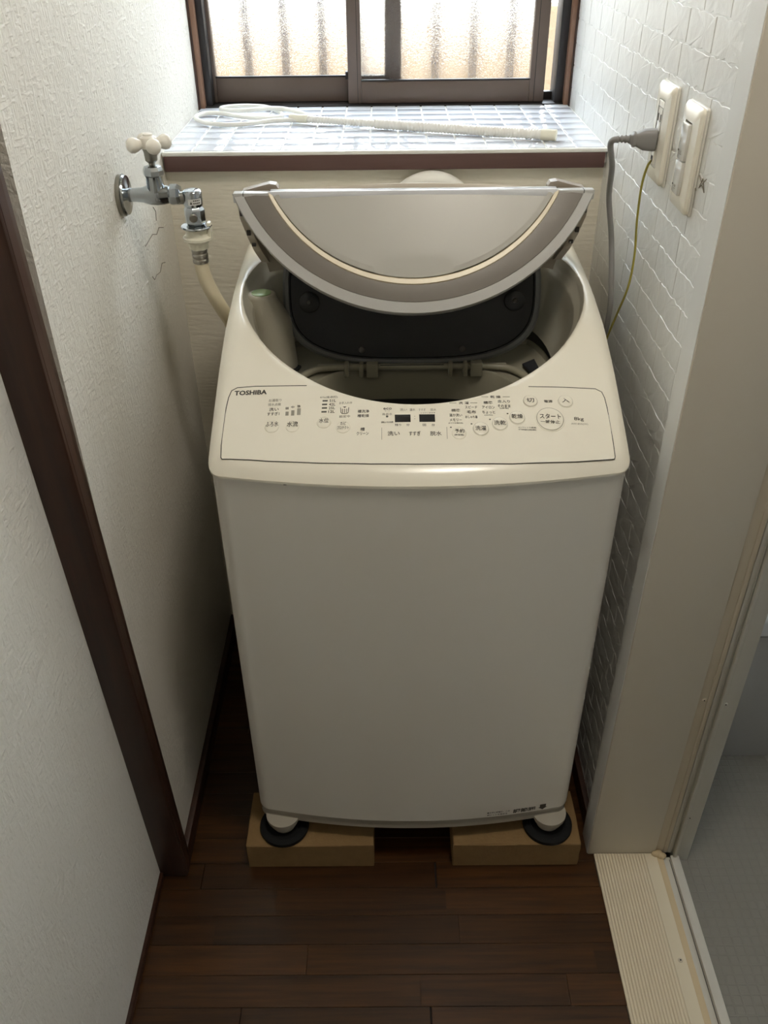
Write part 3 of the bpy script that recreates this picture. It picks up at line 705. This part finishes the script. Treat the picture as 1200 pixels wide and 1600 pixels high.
TEXTS = [
('TOSHIBA',-.1871,1.0679,.0444,.0074,'d'), ('お湯取り',-.1521,1.0536,.0176,.0053,'g'), ('排水点検',-.1525,1.0468,.0175,.0053,'g'), ('洗い',-.1528,1.0389,.0131,.0063,'d'), ('すすぎ1',-.1532,1.0317,.0165,.0062,'d'), ('弱',-.1350,1.0397,.0044,.0042,'d'), ('中',-.1273,1.0414,.0044,.0042,'d'), ('強',-.1191,1.0426,.0044,.0042,'d'), ('ふろ水',-.1537,1.0149,.0173,.0091,'d'), ('水流',-.1262,1.0134,.0146,.0092,'d'), ('61L(全点灯)',-.0787,1.0559,.0236,.0043,'d'), ('51L',-.0733,1.0499,.0087,.0048,'d'), ('42L',-.0739,1.0438,.0087,.0048,'d'), ('25L',-.0742,1.0379,.0087,.0047,'d'), ('12L',-.0744,1.0319,.0086,.0047,'d'), ('水位',-.0843,1.0172,.0129,.0083,'d'), ('お手入れ中',-.0557,1.0456,.0174,.0048,'g'), ('設定中',-.0566,1.0235,.0146,.0047,'g'), ('カビ',-.0584,1.0116,.0077,.0057,'d'), ('プロテクト',-.0583,1.0050,.0153,.0056,'d'), ('槽洗浄',-.0313,1.0311,.0155,.0058,'b'), ('槽乾燥',-.0316,1.0238,.0155,.0057,'b'), ('槽',-.0323,1.0022,.0059,.0060,'d'), ('クリーン',-.0322,.9958,.0161,.0058,'d'), ('eco',.0011,1.0346,.0112,.0037,'d'), ('モード',.0006,1.0309,.0069,.0021,'g'), ('風呂水',.0006,1.0256,.0137,.0042,'g'), ('運転ふろ水消費',.0005,1.0126,.0162,.0031,'d'), ('洗い',.0226,1.0326,.0095,.0048,'g'), ('温水',.0347,1.0325,.0078,.0048,'g'), ('すすぎ',.0476,1.0323,.0095,.0048,'g'), ('脱水',.0627,1.0322,.0078,.0048,'g'), ('シャワーすすぎ',.0552,1.0270,.0198,.0023,'d'), ('残り',.0149,1.0080,.0085,.0041,'d'), ('分',.0281,1.0078,.0043,.0041,'d'), ('回',.0498,1.0075,.0043,.0041,'d'), ('分',.0617,1.0074,.0043,.0041,'d'), ('洗い',.0088,.9948,.0161,.0077,'d'), ('すすぎ',.0367,.9944,.0152,.0077,'d'), ('脱水',.0646,.9941,.0152,.0077,'d'), ('洗 濯',.1043,1.0432,.0139,.0048,'d'), ('乾 燥',.1481,1.0536,.0140,.0048,'d'), ('スピード',.1138,1.0363,.0164,.0053,'d'), ('毛布',.1138,1.0284,.0121,.0058,'d'), ('おしゃれ着',.1132,1.0203,.0163,.0052,'d'), ('標準',.0928,1.0310,.0121,.0053,'d'), ('温か洗い',.0924,1.0231,.0172,.0054,'d'), ('メモリー',.0920,1.0153,.0162,.0052,'d'), ('(おすすめ槽洗浄)',.0917,1.0101,.0196,.0026,'d'), ('標準',.1372,1.0439,.0126,.0053,'d'), ('アイロン',.1372,1.0362,.0173,.0053,'d'), ('ちょっと',.1370,1.0281,.0172,.0052,'d'), ('(30分)',.1366,1.0233,.0112,.0028,'d'), ('念入り',.1588,1.0462,.0170,.0053,'d'), ('そのまま',.1586,1.0385,.0173,.0053,'d'), ('(2時間)',.1586,1.0346,.0121,.0028,'d'), ('予約',.0961,.9975,.0127,.0068,'d'), ('(時間後)',.0953,.9912,.0127,.0034,'d'), ('洗濯',.1243,1.0012,.0144,.0079,'d'), ('洗乾',.1505,1.0101,.0162,.0082,'d'), ('乾燥',.1746,1.0208,.0155,.0083,'d'), ('電源',.2194,1.0473,.0114,.0048,'d'), ('切',.1950,1.0473,.0105,.0079,'d'), ('入',.2430,1.0481,.0105,.0079,'d'), ('スタート',.2190,1.0218,.0285,.0088,'d'), ('一時停止',.2180,1.0131,.0258,.0061,'d'), ('8kg',.2574,1.0195,.0130,.0076,'d'), ('AW-8V5(W)',.2573,1.0120,.0225,.0034,'g'), ('※シワシック(乾燥)',.1867,1.0044,.0239,.0027,'d'), ('干す時間約(洗乾運転)',.1863,1.0009,.0239,.0027,'d')
]
inks = {'d': 'ink', 'g': 'inkgrey', 'b': 'inkbold'}
def panel_text(name, items, m, parent, d=.0009):
    v, f = [], []
    for t, x, y, w, h in items:
        tv, tf = text_mesh(t, w, h, .012); n = len(v)
        v += [lift(x+a, y+b*.9, d) for a, b in tv]; f += [tuple(n+i for i in q) for q in tf]
    me = bpy.data.meshes.new(name); me.from_pydata(v, [], f); return link(name, me, M[m], parent)
KEYS = {'切', '入', 'スタート', '一時停止', '洗乾'}
BTN = [(.1950, 1.0473, .0092, ('切',), 1), (.2430, 1.0479, .0096, ('入',), 1), (.2186, 1.0186, .0178, ('スタート', '一時停止'), 1), (.1745, 1.0198, .0100, ('乾燥',), 1), (.1505, 1.0097, .0100, ('洗乾',), 1), (.1247, 1.0014, .0100, ('洗濯',), 1),
       (-.1536, 1.0120, .0088, ('ふろ水',), 0), (-.1260, 1.0106, .0080, ('水流',), 0), (-.0843, 1.0150, .0086, ('水位',), 0), (-.0583, 1.0067, .0086, ('カビ', 'プロテクト'), 0), (.0954, .9950, .0088, ('予約', '(時間後)'), 0)]
used = set()
for bx, by, r, words, big in BTN:
    h = .0016 if big else .0009
    R1 = [[lift(bx+rr*math.cos(a), by+rr*math.sin(a)*.97, d) for a in [2*math.pi*k/36 for k in range(36)]] for rr, d in ((r*1.12, .0004), (r*1.10, .0012), (r*1.04, .0012), (r, .0007), (r*.98, h), (r*.92, h+.0003), (r*.3, h+.0002))]
    bt = py_obj('button', *loft(R1, cap1=True), M['shell'], panel, auto=30)
    py_obj('button_ring', *loft([[lift(bx+rr*math.cos(a), by+rr*math.sin(a)*.97, d) for a in [2*math.pi*k/36 for k in range(36)]] for rr, d in ((r*1.03, .00125), (r*1.0, .00125))]), M['inkbrown' if '切' in words else 'inkgrey' if big else 'shell'], bt)
    it = []
    for i, (t, x, y, w, hh, c) in enumerate(TEXTS):
        if t in words and abs(x-bx) < r*1.3 and abs(y-by) < r*1.3: it.append((t, x, y, w, hh)); used.add(i)
    panel_text('lettering', it, 'ink', bt, h+.0006)
for c, nm in (('d', 'lettering'), ('g', 'lettering'), ('b', 'lettering')):
    for i, t in enumerate(TEXTS):
        if t[5] == c and i not in used and t[0] != 'TOSHIBA': panel_text(nm, [t[:5]], inks[c], panel)
bl = [t[:5] for t in TEXTS if t[0] == 'TOSHIBA']
tv, tf = text_mesh('TOSHIBA', bl[0][3], bl[0][4], .018); vv = []; ff = []
for ox, oy in ((0, 0), (.0005, 0), (.00025, .0003)):     # thickened strokes, as on the heavy lettering
    n = len(vv); vv += [lift(bl[0][1]+a+ox, bl[0][2]+b+oy, .0009+ox*.1) for a, b in tv]; ff += [tuple(n+i for i in q) for q in tf]
me = bpy.data.meshes.new('brand_lettering'); me.from_pydata(vv, [], ff); link('brand_lettering', me, M['ink'], panel)
def patch(name, x, y, w, h, m, parent=None, d=.0009):
    P = [lift(x-w/2, y-h/2, d), lift(x+w/2, y-h/2, d), lift(x+w/2, y+h/2, d), lift(x-w/2, y+h/2, d)]
    Q = [(p[0], p[1], p[2]-.0006) for p in P]
    return py_obj(name, P+Q, [(0, 1, 2, 3), (0, 1, 5, 4), (1, 2, 6, 5), (2, 3, 7, 6), (3, 0, 4, 7)], M[m], parent or panel)
for x, y, w, h in ((-.1345, 1.0313, .0043, .0062), (-.1268, 1.0320, .0043, .0083), (-.1186, 1.0337, .0048, .0104)): patch('level_bar', x, y, w, h, 'inkgrey')
for x, y in ((-.0837, 1.0502), (-.0842, 1.0442), (-.0842, 1.0383), (-.0846, 1.0321)): patch('water_level_lamp', x, y, .007, .0022, 'inkbold')
for x in (.0213, .0539):
    p = patch('display', x, 1.0185, .0210, .0118, 'led', d=.0011)
for dy in (-.002, .002): patch('colon_dot', .0374, 1.0198+dy, .0009, .0009, 'inkgrey')
for x in (-.0068, .0794): patch('divider_line', x, .9950, .0006, .0180, 'inkgrey')
for x, y in ((.0896, 1.0434), (.1178, 1.0435), (.1337, 1.0538), (.1630, 1.0540)): patch('heading_line', x, y, .0095, .0006, 'inkgrey')
for x, y in ((.1127, 1.0092), (.1378, 1.0166), (.1622, 1.0263), (.0849, 1.0037)): patch('indicator', x, y, .0021, .0014, 'inkbold')
lathe('indicator', [(.0016, 0), (.0016, .0004), (.0002, .0004)], lift(.0005, 1.0218, .0008), (0, -.35, 1), M['inkbold'], panel, 12)
bx, by = -.0568, 1.0329                                          # basket symbol
tube('tub_symbol', [lift(bx-.0055, by+.005, .0009), lift(bx-.005, by-.003, .0009), lift(bx-.003, by-.0048, .0009), lift(bx+.003, by-.0048, .0009), lift(bx+.005, by-.003, .0009), lift(bx+.0055, by+.005, .0009)], .0004, M['ink'], panel, 5)
for k in (-1, 0, 1): patch('tub_symbol', bx+k*.0028, by-.0002, .0014, .0066, 'inkgrey')
py_obj('tub_symbol', [lift(bx-.0025, by+.0066, .0009), lift(bx+.0025, by+.0066, .0009), lift(bx, by+.0045, .0009)], [(0, 1, 2)], M['ink'], panel)

# print low on the cabinet front
def front_y(x): return .9285+.026*min(1, abs((x-XC)/(HW-.0275)))**2-.0004
def front_text(name, items, m):
    v, f = [], []
    for t, x, z, w, h in items:
        tv, tf = text_mesh(t, w, h, .02); n = len(v); v += [(x+a, front_y(x+a), z+b) for a, b in tv]; f += [tuple(n+i for i in q) for q in tf]
    me = bpy.data.meshes.new(name); me.from_pydata(v, [], f); return link(name, me, M[m], cab)
front_text('foot_lettering', [('調節脚', .236, .1285, .040, .0115), ('■水平に調整後、この', .190, .1320, .040, .0042), ('脚ナットを締める', .188, .1255, .036, .0042)], 'ink')
v = [(x, front_y(x), z) for x, z in ((.264, .1365), (.275, .1365), (.275, .129), (.278, .129), (.2695, .122), (.261, .129), (.264, .129))]
me = bpy.data.meshes.new('arrow_mark'); me.from_pydata(v, [], [tuple(range(7))]); link('arrow_mark', me, M['ink'], cab)
box('chip', (-.135, front_y(-.13)-.0008, .8205), (-.131, front_y(-.13)+.002, .8222), M['black'], cab, .0002)
# feet
for x, y in ((-.192, .958), (.2845, .958), (-.192, 1.46), (.2845, 1.46)):
    lathe('foot', [(.030, 0), (.0295, .008), (.026, .011), (.0255, .0185), (.0215, .0225), (.0205, .030), (.017, .032)], (x, y, .1045), (0, 0, -1), M['skirt'], wm, 32)

# ================================================================== BRICKS AND PADS
def fire_brick(x0, x1, seed, label):
    rnd = random.Random(seed); bm = bmesh.new(); add_box(bm, (x0, .918, 0), (x1, 1.032, .065), .0018, 1)
    es = bm.edges[:]; bmesh.ops.subdivide_edges(bm, edges=es, cuts=3, use_grid_fill=True)
    for v in bm.verts:
        if v.co.z > .002: v.co += Vector((rnd.uniform(-1, 1), rnd.uniform(-1, 1), rnd.uniform(-1, .3)))*.0007
    o = bm_obj('firebrick', bm, M['brick'], None, auto=30); return tag(o, label, 'brick', 'bricks under the washing machine')
fire_brick(-.258, -.030, 1, 'buff firebrick lying on the floor under the left front foot of the washer')
fire_brick(.112, .340, 2, 'buff firebrick lying on the floor under the right front foot of the washer')
for x, side in ((-.192, 'left'), (.2845, 'right')):
    o = lathe('anti_vibration_pad', [(.0435, 0), (.0445, .003), (.044, .008), (.0365, .0115), (.0315, .0105), (.030, .0075), (.003, .0075)], (x, .958, .0650), (0, 0, 1), M['rubber'], None, 40)
    tag(o, 'round black rubber pad between the %s front foot of the washer and its brick' % side, 'rubber pad', 'rubber pads under the washer feet')

# ================================================================== TAP AND SUPPLY HOSE
TX, TY, TZ = -.326, 1.274, 1.099
tap = empty('water_tap', (XL, TY, TZ), 'chrome wall tap with ivory cross handle on the left wall', 'tap')
lathe('escutcheon', [(.028, -.001), (.029, .003), (.0285, .006), (.026, .0065)], (XL, TY, TZ), (1, 0, 0), M['chromeworn'], tap)
lathe('flange', [(.0265, .006), (.0275, .0075), (.0265, .010), (.012, .012), (.010, .013)], (XL, TY, TZ), (1, 0, 0), M['chrome'], tap)
bdy = lathe('tap_body', [(.0095, .008), (.0095, .022), (.0105, .032), (.0135, .042), (.0145, .052), (.0135, .062), (.0115, .070), (.011, .076)], (XL, TY, TZ), (1, 0, 0), M['chrome'], tap)
lathe('neck', [(.015, -.005), (.0125, .012), (.0118, .026), (.0125, .028)], (TX, TY, TZ), (0, 0, 1), M['chrome'], bdy)
lathe('bonnet_nut', [(.013, .026), (.0145, .028), (.0145, .034), (.012, .039), (.006, .041)], (TX, TY, TZ), (0, 0, 1), M['chrome'], bdy, 8, 20)
lathe('spindle', [(.0045, .038), (.0045, .048)], (TX, TY, TZ), (0, 0, 1), M['chromeworn'], bdy)
lathe('outlet_nut', [(.0125, .070), (.0148, .073), (.0148, .082), (.0125, .086), (.008, .0865)], (XL, TY, TZ), (1, 0, 0), M['chrome'], tap, 8, 20)
hd = lathe('cross_handle', [(.006, .060), (.0105, .063), (.0125, .070), (.011, .077), (.006, .080)], (TX, TY, TZ), (0, 0, 1), M['handlewhite'], tap)
lathe('handle_collar', [(.0055, .044), (.0085, .047), (.0092, .058), (.0105, .0625), (.0105, .064)], (TX, TY, TZ), (0, 0, 1), M['chromeworn'], hd)
lathe('index_cap', [(.007, .0785), (.0065, .0815), (.003, .083), (.0005, .083)], (TX, TY, TZ), (0, 0, 1), M['handlewhite'], hd)
for k in range(4):
    a = math.radians(28+90*k); d = Vector((math.cos(a), math.sin(a), .0))
    lathe('handle_knob', [(.0055, .007), (.0060, .012), (.0085, .016), (.0105, .0215), (.0098, .0265), (.006, .0305), (.0006, .0315)], Vector((TX, TY, TZ+.069)), d, M['handlewhite'], hd, 20, 60)

AX = -.2755
ad = empty('hose_adaptor', (AX, TY, 1.055), 'chrome elbow adaptor screwed onto the tap outlet with a small warning sticker', 'adaptor')
cap = lathe('adaptor_cap', [(.0125, 1.083-1.0), (.0138, .085), (.0138, .102), (.0125, .1045), (.0105, .1055), (.0005, .1055)], (AX, TY, 1.0), (0, 0, 1), M['chrome'], ad, 40)
lathe('inlet_stub', [(.0085, -.014), (.0085, .001)], (AX-.005, TY, 1.094), (1, 0, 0), M['chromeworn'], ad)
lathe('adaptor_body', [(.0125, .057), (.0148, .060), (.0148, .078), (.0125, .082), (.011, .0835)], (AX, TY, 1.0), (0, 0, 1), M['chrome'], ad, 8, 20)
lathe('body_screw', [(.006, .0), (.006, .004), (.005, .005), (.0004, .005)], (AX, TY-.0125, 1.0695), (.25, -1, 0), M['chromeworn'], ad, 20)
lathe('stop_disc', [(.012, .0565), (.0215, .0555), (.0225, .054), (.0215, .0525), (.012, .0515)], (AX, TY, 1.0), (0, 0, 1), M['chrome'], ad, 40)
a0, a1 = math.radians(-108), math.radians(-28)
sv = [(AX+.0141*math.cos(a0+(a1-a0)*k/10), TY+.0141*math.sin(a0+(a1-a0)*k/10), z) for z in (1.087, 1.0955) for k in range(11)]
stk = py_obj('warning_sticker', sv, [(k, k+1, 12+k, 11+k) for k in range(10)], M['sticker'], ad, smooth=True)
def cyl_pt(a, z): return (AX+.0143*math.cos(a), TY+.0143*math.sin(a), z)
py_obj('sticker_print', [cyl_pt(math.radians(-98), 1.0885), cyl_pt(math.radians(-84), 1.0885), cyl_pt(math.radians(-91), 1.0925)], [(0, 1, 2)], M['ink'], stk)
for k in range(4):
    for z in (1.0888, 1.0925):
        b0 = math.radians(-78+k*11)
        py_obj('sticker_print', [cyl_pt(b0, z), cyl_pt(b0+.13, z), cyl_pt(b0+.13, z+.0016), cyl_pt(b0, z+.0016)], [(0, 1, 2, 3)], M['ink'], stk)

hs = empty('supply_hose', (AX, TY, 1.03), 'cream water supply hose hanging from the tap adaptor down behind the washer', 'hose')
lathe('quick_connector', [(.0135, .0525), (.0165, .051), (.0165, .044), (.0175, .041), (.0215, .039), (.0215, .0355), (.0165, .032), (.0145, .031), (.0145, .0225), (.012, .021)], (AX, TY, 1.0), (0, 0, 1), M['nylon'], hs, 36)
box('release_lever', (AX+.0155, TY-.006, 1.034), (AX+.0215, TY+.006, 1.060), M['nylon'], hs, .002)
lathe('crimp_sleeve', [(.011, .022), (.0118, .0205), (.0118, .0165), (.0108, .015), (.0118, .0135), (.0118, .0085), (.0108, .007), (.0118, .0055), (.0118, .001), (.011, 0)], (AX, TY, 1.0), (0, 0, 1), M['crimp'], hs, 32)
tube('hose', catmull([(AX, TY, 1.018), (AX, TY, .998), (AX+.003, TY+.001, .975), (AX+.012, TY+.006, .945), (AX+.020, TY+.025, .912), (AX+.0215, TY+.06, .88), (AX+.0205, TY+.1, .83), (AX+.018, TY+.12, .76)], 10), .0108, M['hosecream'], hs, 20)

# white hose arching up behind the machine
ah = empty('drain_hose', (.08, 1.533, .98), 'thick white hose arching up between the raised lid and the back wall', 'hose')
ap = [(.08-.070*math.cos(a), 1.534, .972+.076*math.sin(a)) for a in [math.pi*k/24 for k in range(-3, 26)]]
tube('hose', ap[:-6], .0165, M['hosewhite'], ah, 20)
lathe('ribbed_coupling', [(.0175, 0), (.019, .002), (.019, .006), (.0165, .008), (.0165, .011), (.019, .013), (.019, .017), (.0165, .019), (.0165, .022), (.019, .024), (.019, .028), (.015, .03)], ap[-7], (ap[-3]-Vector(ap[-7])) if isinstance(ap[-3], Vector) else Vector(ap[-3])-Vector(ap[-7]), M['chromeworn'], ah, 28)
# loose white hose lying on the tiles
hz = SZ+.006
lh = empty('loose_hose', (0, 1.7, SZ), 'thin white hose looped at one end lying across the tiled sill', 'hose')
path = [(-.15, 1.765, hz+.002), (-.21, 1.766, hz), (-.248, 1.745, hz), (-.286, 1.734, hz), (-.331, 1.749, hz), (-.358, 1.786, hz), (-.364, 1.816, hz), (-.352, 1.842, hz), (-.319, 1.840, hz), (-.272, 1.805, hz), (-.229, 1.789, hz), (-.203, 1.799, hz), (-.198, 1.821, hz), (-.214, 1.866, hz), (-.242, 1.903, hz), (-.28, 1.915, hz), (-.313, 1.909, hz), (-.328, 1.892, hz), (-.316, 1.872, hz), (-.279, 1.857, hz+.002), (-.228, 1.852, hz+.006), (-.192, 1.832, hz+.008), (-.160, 1.795, hz+.008), (-.135, 1.768, hz+.004)]
tube('thin_hose', catmull(path, 8), .0042, M['hosewhite'], lh, 12)
p0, p1 = Vector((-.150, 1.763, SZ+.0095)), Vector((.294, 1.602, SZ+.0095)); nb = 80; bm = bmesh.new()
pts = catmull([p0, p0.lerp(p1, .35)+Vector((0, -.002, 0)), p0.lerp(p1, .7)+Vector((0, -.002, 0)), p1], 110); rad = [(.0058 if i < 95 else .0078)+(.0009 if (i//2) % 2 else 0) for i in range(len(pts))]
add_tube(bm, pts, rad, 14); bm_obj('ribbed_hose', bm, M['hosewhite'], lh, auto=80)
tube('hose_end', [p1-(p1-p0).normalized()*.022, p1+(p1-p0).normalized()*.004], .0094, M['nylon'], lh, 18)
tube('hose_joint', [p0-(p1-p0).normalized()*.03, p0+(p1-p0).normalized()*.006], .0075, M['nylon'], lh, 16)

# ================================================================== OUTLET, SWITCH, PLUG, EARTH WIRE
def plate(name, y0, y1, z0, z1, label, cat):
    e = empty(name, (XR, (y0+y1)/2, (z0+z1)/2), label, cat)
    back = box('back_rim', (XR-.0050, y0-.001, z0-.001), (XR, y1+.001, z1+.001), M['ivory2'], e, .0035, 3)
    def rr(y0, y1, z0, z1, r, x, n=6):
        P = []
        for cy, cz, a in ((y1-r, z1-r, 0), (y0+r, z1-r, 90), (y0+r, z0+r, 180), (y1-r, z0+r, 270)):
            for k in range(n+1): t = math.radians(a+90*k/n); P.append((x, cy+r*math.cos(t), cz+r*math.sin(t)))
        return P
    iy, iz = (y1-y0)/2-.0125, .027
    my, mz = (y0+y1)/2, (z0+z1)/2
    v, f = loft([rr(y0, y1, z0, z1, .008, XR-.0048), rr(y0, y1, z0, z1, .008, XR-.0075), rr(y0+.003, y1-.003, z0+.003, z1-.003, .007, XR-.0105), rr(my-.0165, my+.0165, z0+.016, z1-.016, .003, XR-.0125), rr(my-.0135, my+.0135, z0+.019, z1-.019, .0015, XR-.0125), rr(my-.0135, my+.0135, z0+.019, z1-.019, .0015, XR-.0105)])
    py_obj('cover_plate', v, f, M['ivory'], e, auto=35)
    return e, my, mz
so, my, mz = plate('power_outlet', 1.205, 1.275, 1.120, 1.242, 'ivory double power outlet with earth terminal, farther of the two wall plates', 'outlet')
mod = box('socket_module', (XR-.0128, my-.0125, mz-.041), (XR-.005, my+.0125, mz+.041), M['ivory2'], so, .0012)
box('module_seam', (XR-.0131, my-.0105, mz+.0325), (XR-.0120, my+.0105, mz+.0330), M['ink'], mod)
for s in (-1, 1): box('module_seam', (XR-.0131, my+s*.0105-.0003, mz+.002), (XR-.0120, my+s*.0105+.0003, mz+.033), M['ink'], mod)
for zc in (.020, -.008):
    for s in (-1, 1): box('slot', (XR-.0132, my+s*.0055-.0013, mz+zc-.0045), (XR-.0110, my+s*.0055+.0013, mz+zc+.0045), M['groove'], mod)
box('earth_terminal', (XR-.0142, my-.006, mz-.038), (XR-.0110, my+.006, mz-.022), M['ivory'], mod, .0008)
box('terminal_hole', (XR-.0146, my-.0015, mz-.036), (XR-.0130, my+.004, mz-.028), M['groove'], mod)
sw, wy, wz = plate('light_switch', 1.083, 1.153, 1.117, 1.239, 'ivory light switch with two glossy rockers, nearer of the two wall plates', 'switch')
for k, (z0, z1, tl) in enumerate(((-.002, .040, .10), (-.042, -.003, .0))):
    rk = box('rocker', (XR-.0162, wy-.0128, wz+z0), (XR-.006, wy+.0128, wz+z1), M['rocker'], sw, .0015)
    box('rocker_mark', (XR-.0166, wy-.002, wz+z0+.006), (XR-.0160, wy+.006, wz+z0+.0072), M['inkgrey'], rk)
    box('rocker_mark', (XR-.0166, wy-.002, wz+z0+.0085), (XR-.0160, wy+.006, wz+z0+.011), M['inkgrey'], rk)
    lathe('pilot_lamp', [(.0012, 0), (.0012, .0007), (.0002, .0007)], (XR-.016, wy+.0095, wz+z0+.010), (-1, 0, 0), M['ink'], rk, 10)

pc = empty('power_plug', (XR-.013, my, mz-.008), 'grey plug in the outlet with its cord curving down beside the washer', 'power cord')
pz_ = mz-.008
PS = [(.000, .0110, .0135), (.004, .0115, .0140), (.016, .0105, .0130), (.026, .0075, .0085), (.0275, .0085, .0095), (.030, .0085, .0095), (.0315, .0065, .007), (.034, .0055, .006)]
axp = Vector((-1, .10, .02)).normalized(); syp = Vector((.10, 1, 0)).normalized(); szp = axp.cross(syp)
rg = []
for d, hy, hz_ in PS:
    c = Vector((XR-.0134, my, pz_))+axp*d; r_ = []
    for k in range(28):
        a = 2*math.pi*k/28; ca, sa = math.cos(a), math.sin(a)
        r_.append(tuple(c+syp*hy*math.copysign(abs(ca)**.55, ca)+szp*hz_*math.copysign(abs(sa)**.55, sa)))
    rg.append(r_)
py_obj('plug', *loft(rg, True, True), M['cord'], pc, auto=40)
e0 = Vector((XR-.0134, my, pz_))+axp*.034
cp = catmull([e0, e0+axp*.012+Vector((0, .002, -.001)), e0+axp*.024+Vector((.002, .010, -.008)), Vector((.326, 1.300, 1.125)), Vector((.334, 1.325, 1.075)), Vector((.343, 1.315, 1.02)), Vector((.346, 1.292, .965)), Vector((.349, 1.285, .91)), Vector((.350, 1.31, .82)), Vector((.350, 1.36, .70))], 10)
rd = [.0042]*len(cp)
for i in range(0, 14): rd[i] = .0058-.0001*i-(.0012 if i % 4 in (2, 3) else 0)
bm = bmesh.new(); add_tube(bm, cp, rd, 14); bm_obj('cord', bm, M['cord'], pc, auto=60)
ew = tube('earth_wire', catmull([(XR-.0130, 1.2415, 1.148), (.360, 1.2425, 1.138), (.3585, 1.250, 1.11), (.362, 1.258, 1.06), (.366, 1.257, 1.01), (.362, 1.250, .965), (.356, 1.266, .915), (.350, 1.285, .86), (.350, 1.30, .80), (.352, 1.32, .70)], 10), .0017, M['earth'], None, 10)
tag(ew, 'thin yellow-green earth wire hanging from the outlet beside the washer', 'wire')

# ================================================================== BATHTUB
bt = empty('bathtub', (1.1, 1.5, -.012), 'grey-white bathtub with straight front panel seen through the bathroom doorway', 'bathtub')
box('front_panel', (.565, 1.172, -.014), (1.70, 1.19, .322), M['tub'], bt, .003)
bm = bmesh.new()
add_box(bm, (.562, 1.160, .330), (1.72, 1.25, .372), .008, 3); add_box(bm, (.562, 1.80, .330), (1.72, 1.93, .372), .008, 3)
add_box(bm, (.562, 1.24, .331), (.63, 1.81, .371), .004, 2); add_box(bm, (1.64, 1.24, .331), (1.72, 1.81, .371), .004, 2)
bm_obj('rim', bm, M['tubrim'], bt, auto=40)
bm = bmesh.new(); 
for a, b in (((.62, 1.24, .03), (.64, 1.82, .34)), ((1.63, 1.24, .03), (1.65, 1.82, .34)), ((.62, 1.235, .03), (1.65, 1.25, .34)), ((.62, 1.80, .03), (1.65, 1.82, .34)), ((.62, 1.24, .0), (1.65, 1.82, .03))): add_box(bm, a, b)
bm_obj('well', bm, M['tub'], bt)
box('painted_rim_shadow', (.567, 1.176, .32), (1.69, 1.19, .331), M['groove'], bt)  # dark strip painted as the shadow under the rim
